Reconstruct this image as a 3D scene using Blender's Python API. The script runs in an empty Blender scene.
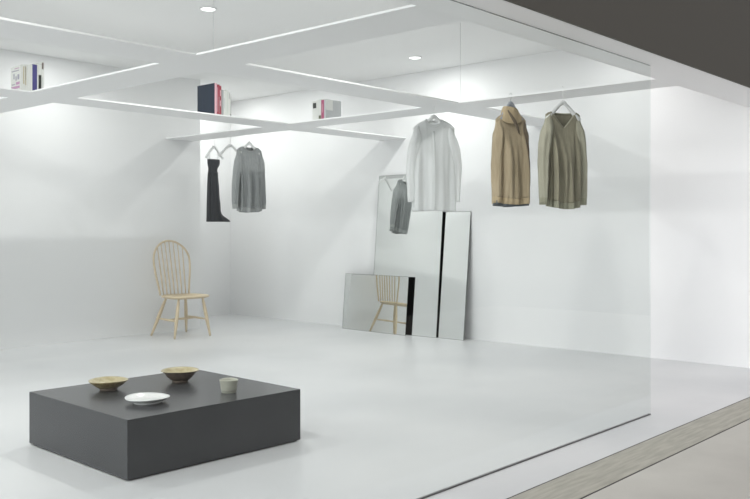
import bpy, bmesh, math, random
from math import sin, cos, pi, sqrt, atan2, exp
from mathutils import Vector, Matrix
random.seed(7)
S = bpy.context.scene
C = S.collection

# ------------------------------------------------------------------ camera
EYE = 1.25
cd = bpy.data.cameras.new('camera'); cam = bpy.data.objects.new('camera', cd); C.objects.link(cam)
cd.sensor_width = 36; cd.lens = 36*860/750
cd.shift_y = -(249.5-230)/750
cam.location = (0, 0, EYE)
cam.rotation_euler = (pi/2, 0, math.atan2(.669, .744)-pi/2)
cd.clip_end = 200
S.camera = cam
# ------------------------------------------------------------------ world, light, exposure
w = bpy.data.worlds.new('world'); S.world = w; w.use_nodes = True
# soft daylight: stronger from the far left end of the showroom and from high up over the walkway, dim near the horizon
wn = w.node_tree; bgd = wn.nodes['Background']; bgd.inputs[1].default_value = 1.0
wt = wn.nodes.new('ShaderNodeTexCoord'); wx = wn.nodes.new('ShaderNodeSeparateXYZ')
wr = wn.nodes.new('ShaderNodeMapRange'); wr.inputs['From Min'].default_value = -.5; wr.inputs['From Max'].default_value = -.95
wz = wn.nodes.new('ShaderNodeMapRange'); wz.inputs['From Min'].default_value = .10; wz.inputs['From Max'].default_value = .35
wz.interpolation_type = 'SMOOTHSTEP'
wa = wn.nodes.new('ShaderNodeMix'); wa.data_type = 'RGBA'; wm = wn.nodes.new('ShaderNodeMix'); wm.data_type = 'RGBA'
wa.inputs['A'].default_value = (.10, .10, .10, 1); wa.inputs['B'].default_value = (.52, .47, .492, 1)
wm.inputs['B'].default_value = (4.1, 4.2, 4.25, 1)
wn.links.new(wt.outputs['Generated'], wx.inputs[0]); wn.links.new(wx.outputs[0], wr.inputs['Value']); wn.links.new(wx.outputs[2], wz.inputs['Value'])
wn.links.new(wz.outputs[0], wa.inputs['Factor']); wn.links.new(wa.outputs['Result'], wm.inputs['A'])
wn.links.new(wr.outputs[0], wm.inputs['Factor']); wn.links.new(wm.outputs['Result'], bgd.inputs[0])
S.view_settings.view_transform = 'Standard'; S.view_settings.look = 'None'
S.view_settings.gamma = 1; S.view_settings.use_curve_mapping = False
S.view_settings.exposure = -0.13
LAMP_W = 19          # watts of each ceiling downlight
LAMP_COL = (1, .985, .97)

# ------------------------------------------------------------------ materials
def mat(name, col, rough=.6, metal=0, noise=None, bump=None, spec=.5, coat=0, alpha=None, sheen=0):
    m = bpy.data.materials.new(name); m.use_nodes = True
    nt = m.node_tree; b = nt.nodes['Principled BSDF']
    b.inputs['Base Color'].default_value = (*col, 1); b.inputs['Roughness'].default_value = rough
    b.inputs['Metallic'].default_value = metal; b.inputs['Specular IOR Level'].default_value = spec
    b.inputs['Coat Weight'].default_value = coat
    if sheen: b.inputs['Sheen Weight'].default_value = sheen
    tc = nt.nodes.new('ShaderNodeTexCoord')
    if noise:       # (scale, colour 2, detail, (low, high), stretch)
        sc, c2, det, (lo, hi), st = noise
        mp = nt.nodes.new('ShaderNodeMapping'); mp.inputs['Scale'].default_value = st
        n = nt.nodes.new('ShaderNodeTexNoise'); n.inputs['Scale'].default_value = sc; n.inputs['Detail'].default_value = det
        r = nt.nodes.new('ShaderNodeMapRange'); r.inputs['From Min'].default_value = lo; r.inputs['From Max'].default_value = hi
        x = nt.nodes.new('ShaderNodeMix'); x.data_type = 'RGBA'
        x.inputs['A'].default_value = (*col, 1); x.inputs['B'].default_value = (*c2, 1)
        L = nt.links.new
        L(tc.outputs['Object'], mp.inputs[0]); L(mp.outputs[0], n.inputs['Vector']); L(n.outputs['Fac'], r.inputs['Value'])
        L(r.outputs[0], x.inputs['Factor']); L(x.outputs['Result'], b.inputs['Base Color'])
    if bump:        # (scale, strength, stretch)
        mp = nt.nodes.new('ShaderNodeMapping'); mp.inputs['Scale'].default_value = bump[2]
        n = nt.nodes.new('ShaderNodeTexNoise'); n.inputs['Scale'].default_value = bump[0]; n.inputs['Detail'].default_value = 4
        bp = nt.nodes.new('ShaderNodeBump'); bp.inputs['Strength'].default_value = bump[1]; bp.inputs['Distance'].default_value = .01
        nt.links.new(tc.outputs['Object'], mp.inputs[0]); nt.links.new(mp.outputs[0], n.inputs['Vector'])
        nt.links.new(n.outputs['Fac'], bp.inputs['Height']); nt.links.new(bp.outputs[0], b.inputs['Normal'])
    return m
U = (1, 1, 1)
M = {}
M['wall'] = mat('white_plaster', (.88, .885, .885), .85, noise=(1.2, (.86, .865, .87), 3, (.35, .7), U))
M['ceil'] = mat('ceiling_paint', (.88, .885, .88), .9)
M['shelf'] = mat('white_powder_coat', (.92, .92, .925), .45)
M['floor'] = mat('pale_polished_concrete', (.60, .615, .625), .36, noise=(.55, (.70, .71, .715), 6, (.38, .62), U), bump=(25, .03, U), spec=.4)
M['paving'] = mat('beige_paving', (.56, .55, .505), .7, noise=(3, (.51, .50, .46), 6, (.3, .7), U), bump=(60, .1, U))
M['tile'] = mat('grey_brown_stone_strip', (.46, .45, .39), .65, noise=(14, (.36, .35, .30), 6, (.35, .65), (.35, 3, 1)), bump=(40, .25, (.2, 3, 1)))
M['joint'] = mat('dark_joint', (.05, .05, .05), .8)
M['fascia'] = mat('dark_taupe_paint', (.125, .122, .106), .75)
M['table'] = mat('charcoal_laminate', (.040, .043, .047), .26, noise=(2.5, (.050, .052, .057), 5, (.3, .7), U), spec=.42)
M['tableshadow'] = mat('plinth_shadow_gap', (.02, .02, .02), .7)  # recessed base coloured near black as the shadow gap under the table
M['wood'] = mat('pale_ash_wood', (.70, .59, .42), .5, noise=(22, (.62, .51, .35), 5, (.3, .7), (1, 1, .12)))
M['black'] = mat('black_backing', (.003, .003, .003), .9, spec=.05)
M['mirror'] = mat('mirror_silver', (.90, .925, .91), .0, metal=1)
M['edge'] = mat('mirror_ground_edge', (.05, .06, .055), .4)
M['hanger'] = mat('white_hanger', (.88, .885, .88), .4)
M['steel'] = mat('steel_wire', (.55, .56, .57), .35, metal=.8)
M['greyhanger'] = mat('grey_hanger', (.34, .36, .40), .4)
K = (6, 6, .5)
def knit(name, c, c2, rough=.9): return mat(name, c, rough, noise=(14, c2, 4, (.35, .65), K), bump=(160, .25, (3, 3, .6)), spec=.2, sheen=.15)
M['olive_lit'] = knit('olive_lit_knit', (.42, .405, .32), (.38, .36, .28))  # paler than the body: light falling on the sleeves put into the colour
M['olive'] = knit('olive_knit', (.33, .305, .225), (.28, .255, .185))
M['olive_trim'] = knit('pale_olive_trim', (.52, .51, .40), (.46, .45, .35))
M['olive_rib'] = knit('olive_rib', (.36, .355, .27), (.31, .30, .22))
M['tan'] = knit('tan_knit', (.47, .385, .265), (.41, .33, .22))
M['tan_rib'] = knit('tan_rib', (.54, .43, .28), (.47, .37, .23))
M['taupe'] = knit('tan_shade_knit', (.19, .15, .11), (.16, .125, .09))  # darkened tan: shade painted on the right sleeve and in the collar opening
M['slate'] = knit('slate_hem', (.15, .17, .18), (.13, .14, .15))
M['grey'] = knit('grey_knit', (.40, .415, .415), (.33, .345, .345))
M['grey_rib'] = knit('grey_rib', (.47, .485, .48), (.41, .42, .42))
M['white'] = mat('white_cotton', (.92, .93, .93), .9, bump=(18, .25, (3, 3, .6)), sheen=.1)
M['blackcloth'] = mat('black_cloth', (.035, .037, .042), .65, noise=(12, (.05, .052, .058), 4, (.3, .7), K), bump=(20, .4, K))
M['speckle'] = mat('ochre_glaze', (.42, .34, .17), .4, noise=(45, (.28, .21, .09), 6, (.42, .6), U), coat=.3)
M['brownclay'] = mat('brown_clay', (.17, .13, .095), .55, noise=(30, (.12, .09, .065), 5, (.4, .6), U))
M['creamglaze'] = mat('pale_yellow_glaze', (.50, .44, .27), .35, noise=(35, (.38, .32, .17), 5, (.4, .65), U), coat=.3)
M['whiteglaze'] = mat('white_glaze', (.80, .81, .80), .25, coat=.4, noise=(40, (.70, .71, .69), 5, (.5, .75), U))
M['celadon'] = mat('pale_celadon_glaze', (.52, .52, .44), .4, noise=(30, (.45, .45, .37), 5, (.4, .7), U), coat=.2)
M['paper'] = mat('book_paper', (.74, .73, .70), .9)
def flat(n, c, r=.6): return mat(n, c, r)
M['navy'] = flat('navy_cover', (.008, .018, .036), .7)
M['crimson'] = flat('crimson_cover', (.34, .055, .08))
M['rose'] = flat('rose_cover', (.72, .45, .50))
M['softgrey'] = flat('soft_grey_cover', (.50, .52, .53))
M['midgrey'] = flat('mid_grey_cover', (.37, .39, .385))
M['offwhite'] = flat('off_white_cover', (.72, .73, .70))
M['palegreen'] = flat('pale_green_cover', (.58, .64, .58))
M['indigo'] = flat('indigo_cover', (.06, .055, .22))
M['sand'] = flat('sand_print', (.52, .46, .30))
M['darkprint'] = flat('dark_print', (.04, .045, .04))
M['olprint'] = flat('moss_print', (.12, .13, .08))
M['brprint'] = flat('brown_print', (.16, .12, .11))
M['magenta'] = flat('magenta_cover', (.42, .10, .19))
M['lilac'] = flat('lilac_print', (.52, .30, .46))
M['greyprint'] = flat('grey_print', (.36, .36, .42))
def emis(name, col, s):
    m = bpy.data.materials.new(name); m.use_nodes = True
    nt = m.node_tree; nt.nodes.clear(); e = nt.nodes.new('ShaderNodeEmission'); o = nt.nodes.new('ShaderNodeOutputMaterial')
    e.inputs[0].default_value = (*col, 1); e.inputs[1].default_value = s; nt.links.new(e.outputs[0], o.inputs[0]); return m
M['lens'] = emis('lamp_lens', (1, 1, .98), 6)
def glassmat():
    m = bpy.data.materials.new('clear_pane_glass'); m.use_nodes = True
    nt = m.node_tree; nt.nodes.clear(); L = nt.links.new
    t = nt.nodes.new('ShaderNodeBsdfTransparent'); t.inputs[0].default_value = (.962, .978, .972, 1)
    g = nt.nodes.new('ShaderNodeBsdfGlossy'); g.inputs['Roughness'].default_value = 0
    lw = nt.nodes.new('ShaderNodeLayerWeight'); lw.inputs[0].default_value = .5
    p = nt.nodes.new('ShaderNodeMath'); p.operation = 'POWER'; p.inputs[1].default_value = 5
    q = nt.nodes.new('ShaderNodeMath'); q.operation = 'MULTIPLY_ADD'; q.inputs[1].default_value = .6; q.inputs[2].default_value = .025
    mx = nt.nodes.new('ShaderNodeMixShader'); o = nt.nodes.new('ShaderNodeOutputMaterial')
    L(lw.outputs['Facing'], p.inputs[0]); L(p.outputs[0], q.inputs[0]); L(q.outputs[0], mx.inputs[0])
    L(t.outputs[0], mx.inputs[1]); L(g.outputs[0], mx.inputs[2]); L(mx.outputs[0], o.inputs[0])
    return m
M['glass'] = glassmat()
M['track'] = flat('dark_metal_channel', (.10, .10, .10), .4)

nt = M['white'].node_tree      # thin cotton lets light through
tr = nt.nodes.new('ShaderNodeBsdfTranslucent'); tr.inputs[0].default_value = (.93, .94, .935, 1)
tp = nt.nodes.new('ShaderNodeBsdfTransparent'); m1 = nt.nodes.new('ShaderNodeMixShader'); m2 = nt.nodes.new('ShaderNodeMixShader')
m1.inputs[0].default_value = .45; m2.inputs[0].default_value = .22; po = nt.nodes['Material Output']
nt.links.new(nt.nodes['Principled BSDF'].outputs[0], m1.inputs[1]); nt.links.new(tr.outputs[0], m1.inputs[2])
nt.links.new(m1.outputs[0], m2.inputs[1]); nt.links.new(tp.outputs[0], m2.inputs[2]); nt.links.new(m2.outputs[0], po.inputs[0])
# ------------------------------------------------------------------ helpers
def tag(o, label=None, cat=None, group=None, kind=None):
    if label: o['label'] = label
    if cat: o['category'] = cat
    if group: o['group'] = group
    if kind: o['kind'] = kind
    return o
def empty(name, loc, rz=0, label=None, cat=None, group=None):
    o = bpy.data.objects.new(name, None); C.objects.link(o); o.location = loc; o.rotation_euler = (0, 0, rz)
    o.empty_display_size = .05
    return tag(o, label, cat, group)
def obj(name, bm, m, parent=None, smooth=False, bevel=0, loc=None):
    bmesh.ops.recalc_face_normals(bm, faces=bm.faces)
    me = bpy.data.meshes.new(name); bm.to_mesh(me); bm.free()
    for mm in (m if isinstance(m, (list, tuple)) else [m]): me.materials.append(mm)
    if smooth:
        for p in me.polygons: p.use_smooth = True
    o = bpy.data.objects.new(name, me); C.objects.link(o); o.parent = parent
    if loc: o.location = loc
    if bevel:
        b = o.modifiers.new('bevel', 'BEVEL'); b.width = bevel; b.segments = 2; b.limit_method = 'ANGLE'
    return o
def box(bm, x0, x1, y0, y1, z0, z1, mi=0):
    v = [bm.verts.new(p) for p in ((x0,y0,z0),(x1,y0,z0),(x1,y1,z0),(x0,y1,z0),(x0,y0,z1),(x1,y0,z1),(x1,y1,z1),(x0,y1,z1))]
    for f in ((0,3,2,1),(4,5,6,7),(0,1,5,4),(1,2,6,5),(2,3,7,6),(3,0,4,7)):
        bm.faces.new([v[i] for i in f]).material_index = mi
    return bm
def nb(): return bmesh.new()
def tube(bm, pts, rads, n=10, cap=True, ell=None):
    """sweep a circle (or ellipse ell=(a,b)) along pts"""
    pts = [Vector(p) for p in pts]
    if not isinstance(rads, (list, tuple)): rads = [rads]*len(pts)
    rings = []; prev = None
    for i, p in enumerate(pts):
        t = (pts[min(i+1, len(pts)-1)]-pts[max(i-1, 0)]).normalized()
        if prev is None:
            a = Vector((0, 1, 0)) if abs(t.y) < .9 else Vector((1, 0, 0))
        else: a = prev
        a = (a-t*a.dot(t)).normalized(); prev = a
        b = t.cross(a)
        ea, eb = ell or (1, 1)
        rings.append([bm.verts.new(p+(a*cos(k*2*pi/n)*ea+b*sin(k*2*pi/n)*eb)*rads[i]) for k in range(n)])
    for r0, r1 in zip(rings, rings[1:]):
        for k in range(n): bm.faces.new((r0[k], r0[(k+1) % n], r1[(k+1) % n], r1[k]))
    if cap: bm.faces.new(rings[0][::-1]); bm.faces.new(rings[-1])
    return bm
def lathe(bm, prof, n=48, wob=0, seed=0):
    rnd = random.Random(seed); ph = [rnd.uniform(0, 6.28) for _ in range(3)]
    rings = []
    for r, z in prof:
        if r < 1e-5: rings.append([bm.verts.new((0, 0, z))]); continue
        ring = []
        for k in range(n):
            t = k*2*pi/n; q = 1+wob*(sin(2*t+ph[0])*.5+sin(3*t+ph[1])*.4+sin(7*t+ph[2])*.25)
            ring.append(bm.verts.new((r*q*cos(t), r*q*sin(t), z+wob*.12*sin(2*t+ph[1])*(r > .05))))
        rings.append(ring)
    for a, b in zip(rings, rings[1:]):
        if len(a) == 1 and len(b) == 1: continue
        for k in range(n):
            q = (k+1) % n
            if len(a) == 1: bm.faces.new((a[0], b[q], b[k]))
            elif len(b) == 1: bm.faces.new((a[k], a[q], b[0]))
            else: bm.faces.new((a[k], a[q], b[q], b[k]))
    return bm
def sm(t): t = max(0, min(1, t)); return t*t*(3-2*t)

# ------------------------------------------------------------------ the setting
CZ = 3.15                       # ceiling height
GX, GY0, GY1 = 8.058, 8.95, 10.13
GLY = 2.5125                    # glass line
def struct(name, bm, m, label=None, **k):
    return tag(obj(name, bm, m, **k), label, kind='structure')
struct('floor', box(nb(), -5, GX, 2.222, 10.3, -.1, 0), M['floor'], 'pale polished concrete floor of the white showroom')
struct('floor', box(nb(), -7, 12, -3, 1.957, -.1, 0), M['paving'], 'beige paving of the walkway outside the glass')
struct('trim_1', box(nb(), -7, 12, 1.967, 2.212, -.1, .001), M['tile'], 'narrow strip of grey brown stone between showroom floor and paving')
j = nb(); box(j, -7, 12, 2.212, 2.222, -.1, -.001); box(j, -7, 12, 1.957, 1.967, -.1, -.001)
struct('trim_2', j, M['joint'], 'thin dark joints on both sides of the stone strip')
struct('wall_right', box(nb(), GX, GX+.2, 2.222, 10.3, -.1, CZ+.12), M['wall'], 'long white wall the mirrors lean against')
struct('wall_back', box(nb(), -5, 6.636, GY0, 10.3, -.1, CZ+.1), M['wall'], 'white wall behind the wooden chair')
struct('wall_rear', box(nb(), 6.636, GX, GY1, 10.3, -.1, CZ+.1), M['wall'], 'white wall at the end of the recess beyond the clothes')
struct('ceiling', box(nb(), -5, GX, 2.33, 10.3, CZ, CZ+.12), M['ceil'], 'white ceiling above the suspended shelf lattice')
GZ = 2.366
struct('trim_3', box(nb(), -7, GX, 2.315, 2.33, GZ+.001, 4), M['fascia'], 'dark taupe fascia above the shopfront')

struct('light_block_left', box(nb(), -7.2, -7, -3, 2.3, -.1, 4), M['fascia'], 'added dark taupe panel, out of view, blocking light at the far left end of the walkway')  # added out of view to keep left light off the walkway
struct('wall_front', box(nb(), GX+.2, 12, 2.222, 2.5, -.1, 4), M['fascia'], 'dark taupe wall beside the showroom opening')
# suspended shelf lattice: one welded sheet of crossing planks
PT = .012
ys = [(2.318, 2.708), (4.52, 4.93), (6.738, 7.138)]          # planks running along X
xs = [(.53, .92), (-2.26, -1.87), (3.32, 3.72), (6.125, 6.515)]   # beams running along Y
X0, X1, Y0, Y1 = -4.999, GX-.001, 2.331, GY0-.001
bx = sorted({X0, X1, *[v for p in xs for v in p]}); by = sorted({Y0, Y1, *[v for p in ys for v in p if v > Y0]})
ys[0] = (Y0, ys[0][1])
def cov(x, y): return any(a < x < b for a, b in xs) or any(a < y < b for a, b in ys)
cell = {(i, k): cov((bx[i]+bx[i+1])/2, (by[k]+by[k+1])/2) for i in range(len(bx)-1) for k in range(len(by)-1)}
sb = nb(); vc = {}
def V(i, k, z):
    if (i, k, z) not in vc: vc[(i, k, z)] = sb.verts.new((bx[i], by[k], GZ+PT*z))
    return vc[(i, k, z)]
for (i, k), on in cell.items():
    if not on: continue
    sb.faces.new((V(i,k,0), V(i,k+1,0), V(i+1,k+1,0), V(i+1,k,0)))
    sb.faces.new((V(i,k,1), V(i+1,k,1), V(i+1,k+1,1), V(i,k+1,1)))
    if not cell.get((i-1,k)): sb.faces.new((V(i,k,0), V(i,k,1), V(i,k+1,1), V(i,k+1,0)))
    if not cell.get((i+1,k)): sb.faces.new((V(i+1,k,0), V(i+1,k+1,0), V(i+1,k+1,1), V(i+1,k,1)))
    if not cell.get((i,k-1)): sb.faces.new((V(i,k,0), V(i+1,k,0), V(i+1,k,1), V(i,k,1)))
    if not cell.get((i,k+1)): sb.faces.new((V(i,k+1,0), V(i,k+1,1), V(i+1,k+1,1), V(i+1,k+1,0)))
lat = empty('suspended_shelf', (3.5, 5.5, GZ), 0, 'white lattice of thin flat planks hung below the ceiling on fine wires', 'shelf')
so = obj('shelf_lattice', sb, M['shelf'], lat); so.location = (-3.5, -5.5, -GZ)
for a, b in xs:
    if a < 3: continue
    for c, d in ys[1:2]:
        bmw = tube(nb(), [((a+b)/2+.06-3.5, (c+d)/2-.04-5.5, PT), ((a+b)/2+.06-3.5, (c+d)/2-.04-5.5, CZ-GZ)], .0014, 8)
        obj('suspension_wire', bmw, M['steel'], lat, True)

# glass front
gz0, gz1 = .007, GZ-.002
win = struct('window_1', box(nb(), -4.99, 5.58, GLY-.006, GLY+.006, gz0, gz1), M['glass'], 'tall clear glass pane of the shopfront')
fr = nb(); box(fr, -4.99, 5.58, GLY-.007, GLY+.007, 0.0005, gz0-.0005)
obj('window_frame', fr, M['track'], win)
ft = nb(); box(ft, -4.99, 5.58, GLY-.004, GLY+.004, gz1+.0003, GZ-.0003)
obj('window_frame', ft, M['track'], win)

# ------------------------------------------------------------------ ceiling downlights
lx = [7.33, 4.53, 1.74, -1.05]; ly = [8.21, 6.0, 3.79]
names = {}
for i, x in enumerate(lx):
    for k, y in enumerate(ly):
        e = empty('downlight', (x, y, CZ), 0,
                  {(0, 1): 'small round lit downlight in the ceiling, right of centre above the hanging white shirt',
                   (1, 1): 'small round lit downlight in the ceiling, nearest the top left of the photo'}.get((i, k),
                   'round ceiling downlight hidden above the shelf planks or out of view'), 'ceiling light', 'ceiling downlights')
        obj('trim_ring', lathe(nb(), [(.062, -.001), (.075, -.001), (.075, -.006), (.066, -.010), (.060, -.008), (.060, -.001)], 40), M['hanger'], e, True)
        obj('lens', lathe(nb(), [(0, -.002), (.060, -.002), (.060, -.005), (0, -.005)], 40), M['lens'], e)
        ld = bpy.data.lights.new('lamp', 'AREA'); ld.shape = 'DISK'; ld.size = .12; ld.energy = LAMP_W*(.55 if k == 0 else 1.15)*((.72, .74, .38)[k] if i == 0 else 1.15); ld.color = LAMP_COL
        lo = bpy.data.objects.new('lamp', ld); C.objects.link(lo); lo.parent = e; lo.location = (0, 0, -.012)

e = empty('downlight', (7.33, 9.5, CZ), 0, 'added fill lamp brightening the recess, hidden behind the upright books', 'ceiling light', 'ceiling downlights')  # added lamp with ring and lens, only to brighten the recess
obj('trim_ring', lathe(nb(), [(.062, -.001), (.075, -.001), (.075, -.006), (.066, -.010), (.060, -.008), (.060, -.001)], 40), M['hanger'], e, True)
obj('lens', lathe(nb(), [(0, -.002), (.060, -.002), (.060, -.005), (0, -.005)], 40), M['lens'], e)
ld = bpy.data.lights.new('lamp', 'AREA'); ld.shape = 'DISK'; ld.size = .12; ld.energy = LAMP_W*.7; ld.color = LAMP_COL
lo = bpy.data.objects.new('lamp', ld); C.objects.link(lo); lo.parent = e; lo.location = (0, 0, -.012)
# ------------------------------------------------------------------ low display plinth
t = empty('display_table', (2.938, 4.294, 0), math.radians(-1.5), 'low wide charcoal grey box table holding four ceramics', 'table')
obj('body', box(nb(), -.5725, .5725, -.5415, .5415, .008, .307), M['table'], t, bevel=.002)
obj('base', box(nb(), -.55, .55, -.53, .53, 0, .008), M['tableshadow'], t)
TZ = .307

def ceramic(name, loc, prof_foot, prof_body, m_foot, m_body, m_in, label, cat, wob, seed, extra=None):
    e = empty(name, (loc[0], loc[1], TZ), 0, label, cat)
    obj('foot_ring', lathe(nb(), prof_foot, 40), m_foot, e, True)
    out, inn = prof_body
    bm = lathe(nb(), out+inn, 56, wob, seed)
    o = obj('body', bm, [m_body, m_in], e, True)
    zs = len(out)-1
    # faces were made ring by ring: inner rings get the interior glaze
    for p in o.data.polygons:
        if p.index >= 56*zs: p.material_index = 1
    return e
# wide ochre bowl, front left
ceramic('bowl', (2.724, 4.565), [(0, 0), (.050, 0), (.052, .012), (.046, .013), (0, .013)],
        ([(.040, .012), (.056, .014), (.082, .030), (.102, .046), (.112, .055), (.114, .058)],
         [(.112, .060), (.105, .056), (.090, .045), (.060, .026), (.03, .020), (0, .019)]),
        M['brownclay'], M['speckle'], M['creamglaze'], 'speckled ochre bowl with a wide rim on the left of the dark table', 'bowl', .015, 1)
ceramic('bowl', (3.165, 4.475), [(0, 0), (.048, 0), (.050, .012), (.044, .013), (0, .013)],
        ([(.040, .012), (.056, .015), (.082, .038), (.092, .056), (.112, .070), (.117, .072)],
         [(.116, .075), (.108, .073), (.088, .058), (.060, .030), (.03, .023), (0, .022)]),
        M['brownclay'], M['brownclay'], M['creamglaze'], 'brown clay bowl with pale yellow glazed inside, rearmost on the dark table', 'bowl', .012, 2)
ceramic('plate', (2.665, 4.07), [(0, 0), (.074, 0), (.078, .009), (.070, .010), (0, .010)],
        ([(.066, .009), (.080, .011), (.102, .018), (.115, .026), (.120, .030)],
         [(.119, .033), (.108, .028), (.090, .020), (.05, .015), (0, .014)]),
        M['whiteglaze'], M['whiteglaze'], M['whiteglaze'], 'shallow white dish with an uneven rim, nearest on the dark table', 'plate', .018, 5)
ceramic('cup', (3.15, 3.975), [(0, 0), (.042, 0), (.043, .006), (.034, .007), (0, .007)],
        ([(.036, .006), (.044, .008), (.047, .020), (.049, .045), (.053, .068), (.055, .073)],
         [(.052, .075), (.049, .070), (.044, .045), (.040, .016), (0, .012)]),
        M['celadon'], M['celadon'], M['celadon'], 'small pale green cup near the right edge of the dark table', 'cup', .012, 8)

# ------------------------------------------------------------------ windsor chair
def chair(loc, rz):
    ch = empty('windsor_chair', loc, rz, 'pale wooden hoop back chair with spindles by the white wall', 'chair')
    W_ = M['wood']; SZ = .468
    # seat: rounded D shape, dished
    bm = nb(); n = 48; rings = []
    def outl(t, s=1):
        x = .258*cos(t); y = .225*sin(t)
        if sin(t) < 0: x = math.copysign(abs(cos(t))**.5*.268, cos(t)); y = -abs(sin(t))**.55*.262
        return x*s, y*s
    for s, z in ((.0, SZ-.022), (.86, SZ-.022), (.97, SZ-.012), (1, SZ), (.985, SZ+.010), (.94, SZ+.014), (.8, SZ+.008), (.5, SZ+.001), (0, SZ+.001)):
        if s == 0: rings.append([bm.verts.new((0, 0, z))]); continue
        rings.append([bm.verts.new((*outl(k*2*pi/n, s), z)) for k in range(n)])
    for a, b in zip(rings, rings[1:]):
        for k in range(n):
            q = (k+1) % n
            if len(a) == 1: bm.faces.new((a[0], b[q], b[k]))
            elif len(b) == 1: bm.faces.new((a[k], a[q], b[0]))
            else: bm.faces.new((a[k], a[q], b[q], b[k]))
    obj('seat', bm, W_, ch, True)
    tops = {(-1,-1): (-.165,-.165), (1,-1): (.165,-.165), (-1,1): (-.135,.145), (1,1): (.135,.145)}
    feet = {(-1,-1): (-.277,-.252), (1,-1): (.205,-.262), (-1,1): (-.285,.232), (1,1): (.222,.262)}
    def on(leg, z):
        a = Vector((*feet[leg], 0)); b = Vector((*tops[leg], SZ-.02)); return a.lerp(b, z/(SZ-.02))
    for lg in tops:
        a = Vector((*feet[lg], 0)); b = Vector((*tops[lg], SZ-.02))
        ts = [0, .1, .25, .45, .6, .8, .92, 1]; rs = [.0115, .013, .0165, .0205, .0205, .018, .0145, .012]
        obj('leg', tube(nb(), [a.lerp(b, q) for q in ts], rs, 14), W_, ch, True)
    # H stretcher
    ml = []
    for s in (-1, 1):
        a, b = on((s,-1), .195), on((s,1), .205)
        ts = [.03, .2, .5, .8, .97]; ml.append(a.lerp(b, .5))
        obj('stretcher', tube(nb(), [a.lerp(b, q) for q in ts], [.008, .010, .0135, .010, .008], 12), W_, ch, True)
    obj('stretcher', tube(nb(), [ml[0].lerp(ml[1], q) for q in (.03, .2, .5, .8, .97)], [.008, .010, .013, .010, .008], 12), W_, ch, True)
    # hoop leaning back
    H = 1.118; hw = .250
    def lean(x, z):
        q = (z-SZ)/(H-SZ); return Vector((x, .165+.11*q-.02*(1-(x/hw)**2)*(1-q)+.03*(1-(x/hw)**2), z))
    pts = []
    for k in range(41):
        t = pi*k/40
        x = -cos(t)*hw; zc = .875
        pts.append(lean(x, zc+sin(t)*(H-zc)))
    def side(s): return [lean(s*(.200+(hw-.200)*sm((z-SZ)/(.875-SZ))**.8), z) for z in (SZ+.005, .52, .60, .68, .76, .83)]
    pts = side(-1)+pts+side(1)[::-1]
    obj('back_hoop', tube(nb(), pts, .0115, 12), W_, ch, True)
    for i in range(7):
        u = (i-3)/3.9
        xt = u*hw*.90; zt = .875+sqrt(max(0, 1-(xt/hw)**2))*(H-.875)-.004
        b = lean(u*.200, SZ+.008); tp = lean(xt, zt)
        obj('spindle', tube(nb(), [b.lerp(tp, q) for q in (0, .15, .4, .7, 1)], [.0065, .008, .0085, .007, .005], 10), W_, ch, True)
    return ch
chair((6.065, 8.52, 0), math.radians(-2))

# ------------------------------------------------------------------ leaning mirrors (all stand on the floor, backs black)
def mirror(y0, y1, hgt, xb, xt, label, yaw=0):
    """pane from y0..y1; bottom edge at x=xb, top edge at x=xt (leans towards the wall)"""
    L = sqrt(hgt**2+(xt-xb)**2)
    e = empty('leaning_mirror', (xb, (y0+y1)/2, 0), 0, label, 'mirror', None)
    e.rotation_euler = (0, math.atan2(xt-xb, hgt), -yaw)
    hw = (y1-y0)/2; th = .006
    # local: x = thickness (face at x=0 looks to -X), z up along the pane
    obj('mirror_glass', box(nb(), 0, .004, -hw+.003, hw-.003, .003, L-.003), M['mirror'], e)
    obj('mirror_backing', box(nb(), .0042, th+.003, -hw+.001, hw-.001, .001, L-.001), M['black'], e)
    fr = nb()
    box(fr, -.0005, .0042, -hw, -hw+.003, 0, L); box(fr, -.0005, .0042, hw-.003, hw, 0, L)
    box(fr, -.0005, .0042, -hw+.003, hw-.003, 0, .003); box(fr, -.0005, .0042, -hw+.003, hw-.003, L-.003, L)
    obj('mirror_edge', fr, M['edge'], e)
    return e
mirror(5.76, 6.42, 1.462, 7.905, 8.047, 'tall narrow mirror leaning on the white wall, rightmost of the three mirrors')
mirror(6.135, 7.13, 1.925, 7.865, 8.038, 'tallest and widest upright mirror, behind the small low mirror', math.radians(-2.2))
mirror(6.535, 7.62, .695, 7.828, 7.888, 'low landscape mirror leaning in front of the tallest mirror', math.radians(2.5))

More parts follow.
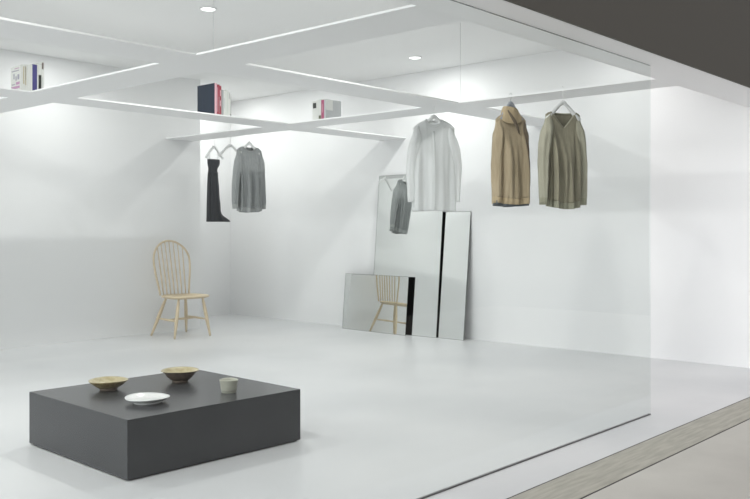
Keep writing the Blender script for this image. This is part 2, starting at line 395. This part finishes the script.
# ------------------------------------------------------------------ clothes hangers and clothes
def hanger(loc, rz, label, m=None, width=.29, hookside=0, drop=.10, hr=.016, hookroll=0, name='clothes_hanger'):
    """loc = point of the plank edge the hook sits on; hook closes round that edge"""
    e = empty(name, loc, rz, label, 'hanger', None)
    m = m or M['hanger']
    # hook: stands in the plane across the plank edge (world X), whatever the hanger's own turn
    h = nb(); pts = []
    hx, hy = cos(-rz), sin(-rz)
    for k in range(15):
        a = math.radians(-20+k*(235)/14)
        r = hr; q = r*cos(a); z = r*sin(a)
        pts.append((q*hx*-1, q*hy*-1, z+.003))
    pts = pts[::-1]
    tail = [(0, 0, -hr*1.35), (0, 0, -drop)]
    obj('hook', tube(h, pts[::-1][:0]+pts+[], .0022, 8), M['hanger'] if m is M['hanger'] else M['steel'], e, True)
    p0 = pts[0] if pts[0][2] < pts[-1][2] else pts[-1]
    lo = pts[0] if abs(pts[0][2]) > abs(pts[-1][2]) else pts[-1]
    lo = min(pts, key=lambda p: p[2])
    obj('stem', tube(nb(), [lo, (lo[0]*.35, lo[1]*.35, lo[2]-.014), (0, 0, lo[2]-.03), (0, 0, -drop+.004)], .0024, 8), M['hanger'] if m is M['hanger'] else M['steel'], e, True)
    b = nb(); P = []; R = []
    for k in range(25):
        u = -1+k/12; x = u*width/2
        z = -drop-.004-.145*abs(u)**1.15+.012*exp(-(u/.14)**2)*-.2
        y = -.012*u*u
        P.append((x, y, z)); R.append(.0135+.004*(abs(u) < .12)+.003*abs(u))
    obj('shoulder_bar', tube(b, P, R, 12, ell=(.75, 1.15)), m, e, True)
    return e

def garment(name, loc, rz, label, cat, mats, sw=.19, bw=.21, hem=-.84, slope=.42, neck=.085, vdepth=.05, depth=.07, seed=1,
            sleeve=.62, slv_out=.03, slv_y=0, ribs=True, amp=.010, nf=7, hemdrop=0, collar='round', cuff=True, top=-.095, sr=.052, uneven=0, placket=False, name_all=False, lining=False):
    """loc = hanger hook point; garment hangs from the bar below it. local front = -Y"""
    e = empty(name, loc, rz, label, cat, None)
    R = random.Random(seed); ph = [R.uniform(0, 6.28) for _ in range(8)]
    N, Mv = 96, 44
    def top_z(x, front):
        a = abs(x)
        if a >= neck: return top-slope*(a-neck)*(1+.6*(a/sw)**3) - .0
        q = a/neck
        if front:
            return top-vdepth*((1-q)**.9 if collar == 'v' else sqrt(max(0, 1-q*q)))
        return top-.014*sqrt(max(0, 1-q*q))
    def pt(th, v, off=0):
        s = cos(th); f = sin(th) > 0
        wv = sw+(bw-sw)*sm(v*1.5)
        wv *= 1+.015*sin(v*5+ph[0])
        d = .020+(depth-.020)*sm(v*2.2)
        d *= 1
        x = wv*math.copysign(abs(s)**.9, s)
        y = -d*math.copysign(abs(sin(th))**.75, sin(th))
        fold = sm((v-.05)*1.6)*amp*(sin(nf*th+ph[1]+1.2*v)+.6*sin((nf*1.7)//1*th+ph[2]-v*1.5)+.35*sin(nf*3*th+ph[3]+v))
        x += fold*s*.5; y += -fold*math.copysign(1, sin(th))*abs(sin(th))**.3
        y += off*(-1 if f else 1)
        zt = top_z(x/wv*sw, f)
        zh = hem-.018*(1-s*s)-(hemdrop if not f else 0)+uneven*x-.012*sin(th*2+ph[4])*(1-ribs)
        z = zt*(1-v)+zh*v
        return (x, y, z)
    def shell(name, v0, v1, n, m, off=0):
        bm = nb(); rings = []
        for jv in range(n+1):
            v = v0+(v1-v0)*jv/n
            rings.append([bm.verts.new(pt((k+.5)*2*pi/N, v, off)) for k in range(N)])
        for a, b in zip(rings, rings[1:]):
            for k in range(N): bm.faces.new((a[k], a[(k+1) % N], b[(k+1) % N], b[k]))
        o = obj(name, bm, m, e, True)
        s = o.modifiers.new('thickness', 'SOLIDIFY'); s.thickness = .0025; s.offset = 0
        return o
    vr = .93 if ribs else 1
    shell('body', 0, vr, Mv, mats[0])
    if ribs: shell('hem_band', vr+.001, 1, 6, mats[1])
    if lining: shell('hem_lining', .97, 1.022, 3, M['slate'], -.012)
    # sleeves
    for sgn in (-1, 1):
        sx = sw*.93; z0 = top-slope*(sx-neck)*1.45
        P = []; n = 26; RR = []
        bm = nb(); rings = []
        L = sleeve
        for k in range(n+1):
            q = k/n
            cx = sgn*(sx-.008+slv_out*sm(q*1.6)+.004*sin(q*7+ph[5]))
            cy = slv_y*sm(q)+.006*sin(q*5+ph[6]+sgn)
            cz = z0-.02-L*q
            rx = (sr*(1-.42*q))*(.50+.5*sm(q*6)); ry = (sr*1.05*(1-.35*q))*(.30+.7*sm(q*5))
            rx *= .72
            ring = []
            for i in range(28):
                t = i*2*pi/28
                f = 1+.10*sm(q*3)*sin(4*t+ph[7]+q*2)+.06*sin(7*t-q*3)+.04*sin(q*30+2*t)*(1-q)
                tilt = .55*cos(t)*sgn*-rx*(1-sm(q*3))*1.6      # top of the sleeve follows the shoulder slope
                ring.append(bm.verts.new((cx+rx*f*cos(t), cy+ry*f*sin(t), cz+tilt+.02*(1-sm(q*3))*0)))
            rings.append(ring)
        cutk = n-2 if cuff else n
        for a, b in list(zip(rings, rings[1:]))[:cutk]:
            for k in range(28): bm.faces.new((a[k], a[(k+1) % 28], b[(k+1) % 28], b[k]))
        bm.faces.new(rings[0])
        coords = [[v.co.copy() for v in r] for r in rings[cutk:]]
        for r in rings[cutk+1:]:
            for v in r: bm.verts.remove(v)
        so = obj('sleeve', bm, mats[2] if len(mats) > 2 and (sgn > 0 or name_all) else mats[0], e, True)
        if cuff:
            cb = nb(); rr = []
            cen = [sum(r, Vector())/len(r) for r in coords]
            for r, c in zip(coords, cen): rr.append([cb.verts.new(c+(v-c)*.94) for v in r])
            for a, b in zip(rr, rr[1:]):
                for k in range(28): cb.faces.new((a[k], a[(k+1) % 28], b[(k+1) % 28], b[k]))
            s2 = cb.faces.new(rr[-1])
            obj('cuff', cb, mats[1], so, True)
    # neckline
    pts = []
    if collar in ('round', 'v', 'shirt'):
        nn = 40
        for k in range(nn):
            t = k/nn*2*pi
            x = neck*cos(t)*.99; fr = sin(t) > 0
            wv = sw; s = x/wv
            yy = -.013*math.copysign(abs(sin(math.acos(min(1, abs(s)**(1/.9)))))**.75, sin(t))*max(.25, min(1, abs(sin(t))*2))
            pts.append(Vector((x, yy*1.25, top_z(x, fr)+.002)))
        cb = nb(); r = .0055 if collar != 'shirt' else .011
        rings = []
        for k in range(nn):
            tt = (pts[(k+1) % nn]-pts[k-1]).normalized(); a = Vector((0, 1, 0)); a = (a-tt*a.dot(tt)).normalized(); b = tt.cross(a)
            rings.append([cb.verts.new(pts[k]+a*cos(i*pi/4)*r*.6+b*sin(i*pi/4)*r) for i in range(8)])
        for k in range(nn):
            a, b = rings[k], rings[(k+1) % nn]
            for i in range(8): cb.faces.new((a[i], a[(i+1) % 8], b[(i+1) % 8], b[i]))
        obj('neckband', cb, mats[3] if len(mats) > 3 else mats[1], e, True)
    if collar == 'cowl':
        bm = nb(); rings = []
        for q in range(13):
            v = q/12; ring = []
            for k in range(40):
                t = k*2*pi/40
                rx = .082+.016*(1-v)+.006*sin(3*t+v*4); ry = .030+.016*v+.02*(1-v)
                z = top-.030+.085*v - .050*(1-v)*max(0, sin(t))+.020*v*cos(t+.8)*-1
                ring.append(bm.verts.new((rx*cos(t)*(1-.25*v*v), -ry*sin(t)-.004*sin(5*t), z-.012*v*v*max(0, sin(t)))))
            rings.append(ring)
        for a, b in zip(rings, rings[1:]):
            for k in range(40): bm.faces.new((a[k], a[(k+1) % 40], b[(k+1) % 40], b[k]))
        o = obj('cowl_collar', bm, mats[1], e, True); s = o.modifiers.new('thickness', 'SOLIDIFY'); s.thickness = .006; s.offset = 0
        lp = nb()   # open edge of the wrapped collar, shade inside painted dark
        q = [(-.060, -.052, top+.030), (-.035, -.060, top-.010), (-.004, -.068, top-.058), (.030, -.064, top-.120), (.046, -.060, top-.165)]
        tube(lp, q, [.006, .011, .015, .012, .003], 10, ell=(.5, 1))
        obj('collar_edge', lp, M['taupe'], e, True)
    if placket:
        b = nb(); pp = []
        for k in range(20):
            v = .06+.92*k/19; p = pt(pi/2+.02, v); pp.append((p[0], p[1]-.003, p[2]))
        tube(b, pp, .010, 8, ell=(.25, 1)); obj('button_placket', b, mats[1], e, True)
    return e

HX = 6.119; HZ = GZ+PT
HF = 6.521
hanger((HX, 3.483, HZ), math.radians(-30), 'white hanger at the far right, holding the olive V-neck sweater')
garment('sweater', (HX, 3.483, HZ), math.radians(-30), 'olive green V-neck sweater on a white hanger, the rightmost garment', 'sweater',
        [M['olive'], M['olive_rib'], M['olive_lit'], M['olive_trim']], sw=.152, bw=.120, hem=-.945, top=-.185, neck=.110, vdepth=.135, collar='v', name_all=True,
        sleeve=.705, slv_out=.042, seed=3, amp=.024, nf=7, slope=.36, hemdrop=-.02, sr=.068, depth=.075)
hanger((HX, 3.973, HZ), math.radians(-25), 'grey hanger under the tan cowl neck sweater', M['greyhanger'], width=.20, drop=.06)
garment('sweater', (HX, 3.973, HZ), math.radians(-25), 'tan cowl neck sweater with right sleeve coloured as shaded, left of the olive one', 'sweater',
        [M['tan'], M['tan_rib'], M['taupe']], sw=.145, bw=.146, hem=-.90, top=-.165, neck=.085, vdepth=.05, collar='cowl',
        sleeve=.68, slv_out=.014, seed=9, lining=True, amp=.022, nf=6, slope=.50, sr=.065, depth=.085)
hanger((HX, 4.789, HZ), math.radians(-42), 'white hanger holding the white shirt in front of the mirrors')
garment('shirt', (HX, 4.789, HZ), math.radians(-42), 'loose white shirt hanging in front of the mirrors', 'shirt',
        [M['white'], M['white'], M['white']], sw=.185, bw=.200, hem=-.95, top=-.135, neck=.07, vdepth=.06, collar='shirt',
        sleeve=.66, slv_out=.045, seed=21, amp=.014, nf=6, ribs=False, slope=.40, sr=.075, cuff=True, placket=True)
hanger((HF, 7.85, HZ), math.radians(-5), 'white hanger holding the grey sweater near the recess')
garment('sweater', (HF, 7.85, HZ), math.radians(-5), 'mid grey round neck sweater beside the long black dress', 'sweater',
        [M['grey'], M['grey_rib'], M['grey']], sw=.170, bw=.138, hem=-.905, top=-.150, neck=.088, vdepth=.055, collar='round',
        sleeve=.675, slv_out=.040, seed=14, amp=.022, nf=8, slope=.36, sr=.060)
hanger((HF, 8.20, HZ), 0, 'white hanger between the grey sweater and the black dress', width=.36)
hanger((HF, 8.515, HZ), 0, 'white hanger above the long black dress, nearest the recess', width=.26)

# long black strapless dress
d = empty('dress', (HF, 8.515, HZ), 0, 'long narrow black dress with a pointed trailing hem, leftmost of the clothes', 'dress')
bm = nb(); rings = []; N = 64; nz = 40
for jv in range(nz+1):
    v = jv/nz; z = -.262-.765*v
    keys = [(0, .088, -.01), (.06, .090, -.008), (.17, .058, -.018), (.25, .066, -.016), (.5, .078, -.01), (.8, .092, 0), (.9, .100, .008), (1, .115, .02)]
    for (a, w_a, ca), (b, w_b, cb_) in zip(keys, keys[1:]):
        if a <= v <= b:
            q = sm((v-a)/(b-a)); wv = w_a+(w_b-w_a)*q; cx = ca+(cb_-ca)*q
    ring = []
    for k in range(N):
        t = k*2*pi/N; c = cos(t)
        f = .006*sm(v*3)*(sin(7*t+v)+.5*sin(12*t+1))
        x = cx+wv*c+f*c
        if c > 0: x += .11*sm((v-.86)/.14)*c**2
        y = -(.030+.02*v)*sin(t)-f*sin(t)+.01*v
        ring.append(bm.verts.new((x, y, z)))
    rings.append(ring)
for a, b in zip(rings, rings[1:]):
    for k in range(N): bm.faces.new((a[k], a[(k+1) % N], b[(k+1) % N], b[k]))
o = obj('skirt', bm, M['blackcloth'], d, True); s = o.modifiers.new('thickness', 'SOLIDIFY'); s.thickness = .002
for x in (-.07, .055):
    zb = -.104-.004-.145*(abs(x)/.13)**1.15
    obj('strap', tube(nb(), [(x, 0, -.265), (x, -.004, (zb-.265)/2), (x, 0, zb-.006)], .004, 8, ell=(.4, 1.6)), M['white'], d, True)
b = nb(); tube(b, [(-.088, -.016, -.425), (-.02, -.040, -.428), (.042, -.020, -.432)], .006, 8, ell=(.4, 1.8)); obj('waist_tie', b, M['blackcloth'], d, True)

# ------------------------------------------------------------------ books standing on the planks
def book(loc, rz, th, h, dp, cover, label, group, spine=None, prints=(), front=()):
    """local: spine faces -Y, thickness along +X, depth along +Y, bottom at z=0"""
    e = empty('book', loc, rz, label, 'book', group)
    b = nb(); c = .0018
    box(b, 0, c, 0, dp, 0, h); box(b, th-c, th, 0, dp, 0, h)
    obj('cover', b, cover, e)
    obj('spine', box(nb(), c, th-c, 0, c*1.2, 0, h), spine or cover, e)
    obj('pages', box(nb(), c+.0002, th-c-.0002, c*1.2+.0003, dp-.004, .003, h-.003), M['paper'], e)
    for (x0, x1, z0, z1, m) in prints:       # printed on the spine
        obj('spine_print', box(nb(), x0*th, x1*th, -.0007, -.0001, z0*h, z1*h), m, e)
    for side, y0, y1, z0, z1, m in front:    # printed on a board
        xx = (-.0006, -.0001) if side < 0 else (th+.0001, th+.0006)
        obj('cover_print', box(nb(), xx[0], xx[1], y0*dp, y1*dp, z0*h, z1*h), m, e)
    return e
BZ = GZ+PT+.0002
def rows(x, y, rz, items, group):
    d = 0
    for th, h, dp, cov_, lab, sp, pr, frn in items:
        book((x+d*cos(rz), y+d*sin(rz), BZ), rz, th, h, dp, cov_, lab, group, sp, pr, frn); d += th+.0012
rows(3.245, 6.765, 0, [
    (.016, .200, .165, M['offwhite'], 'white paperback with lilac printed cover, leftmost of the far left books', None, (),
        [(-1, .06, .94, .10, .20, M['lilac']), (-1, .06, .45, .25, .36, M['lilac']), (-1, .55, .90, .26, .30, M['greyprint']), (-1, .10, .30, .45, .66, M['greyprint']),
         (-1, .38, .50, .42, .60, M['greyprint']), (-1, .60, .72, .50, .72, M['greyprint']), (-1, .12, .90, .80, .84, M['greyprint']), (-1, .12, .60, .90, .93, M['lilac'])]),
    (.022, .212, .17, M['offwhite'], 'white book with a sand coloured spine stripe beside the lilac paperback', None, [(.30, .70, .25, .92, M['sand'])], ()),
    (.018, .214, .17, M['offwhite'], 'white book with a thin brown spine stripe among the far left books', None, [(.05, .45, .22, .92, M['sand']), (.15, .35, .4, .9, M['brprint'])], ()),
    (.026, .214, .17, M['offwhite'], 'thick white book between the brown striped book and a thinner white book', None, (), ()),
    (.014, .220, .17, M['offwhite'], 'thin white book just left of the indigo book', None, (), ()),
    (.038, .224, .18, M['indigo'], 'thick indigo blue book among the far left books', None, (), ()),
    (.010, .222, .17, M['offwhite'], 'thin white book just right of the indigo book', None, (), ()),
    (.026, .226, .17, M['offwhite'], 'white book with a black lower spine among the far left books', None, [(.05, .95, .02, .64, M['darkprint']), (.35, .6, .12, .5, M['midgrey'])], ()),
    (.022, .256, .18, M['offwhite'], 'tall white book with a grey brown patch atop its spine, among the far left books', None, [(.10, .75, .76, .97, M['brprint']), (.3, .5, .1, .5, M['softgrey'])], ()),
], 'books on the lattice at the far left')
rows(5.185, 6.765, 0, [
    (.030, .305, .275, M['navy'], 'large navy blue book, leftmost of the books near the middle', M['rose'], (), ()),
    (.030, .295, .23, M['crimson'], 'tall crimson book next to the navy one', M['crimson'], [(.15, .3, .1, .9, M['rose']), (.75, .9, .05, .6, M['midgrey'])], ()),
    (.020, .285, .22, M['crimson'], 'crimson book with pink stripes beside the grey one', M['crimson'], [(.2, .7, .3, .5, M['rose']), (.2, .7, .65, .85, M['rose'])], ()),
    (.026, .250, .22, M['midgrey'], 'grey book right of the crimson ones', None, (), ()),
    (.028, .245, .21, M['offwhite'], 'white book right of the grey book near the middle', None, [(.3, .5, .3, .7, M['softgrey'])], ()),
    (.024, .255, .21, M['palegreen'], 'pale green white book among the books near the middle', M['offwhite'], [(.7, .9, .1, .9, M['palegreen'])], ()),
    (.022, .240, .20, M['offwhite'], 'off white book second from right near the middle', None, [(.55, .85, .70, .95, M['midgrey'])], ()),
    (.016, .215, .19, M['offwhite'], 'low white book with a dark spine line, rightmost of the books near the middle', None, [(.5, .85, .12, .9, M['midgrey']), (.3, .9, .03, .10, M['darkprint'])], ()),
], 'books on the lattice near the middle')
# spines of this row face -X: the row runs along -Y from the far book to the near one
rows(6.150, 6.395, -pi/2, [
    (.060, .195, .16, M['offwhite'], 'white book with a black square on its spine, above the mirrors', None, [(.12, .92, .62, .90, M['darkprint'])], ()),
    (.028, .200, .16, M['offwhite'], 'white book with a white spine beside the black square book', None, (), ()),
    (.036, .205, .16, M['palegreen'], 'pale book with a small moss green mark at the spine foot', M['offwhite'], [(.05, .95, .03, .20, M['olprint'])], ()),
    (.040, .195, .18, M['magenta'], 'magenta pink book above the mirrors', None, [(.35, .5, .35, .8, M['rose'])], ()),
    (.024, .200, .225, M['softgrey'], 'light grey book with a white cover panel facing the glass', None, (), [(1, .0, .45, .46, .98, M['offwhite'])]),
], 'books on the lattice above the mirrors')
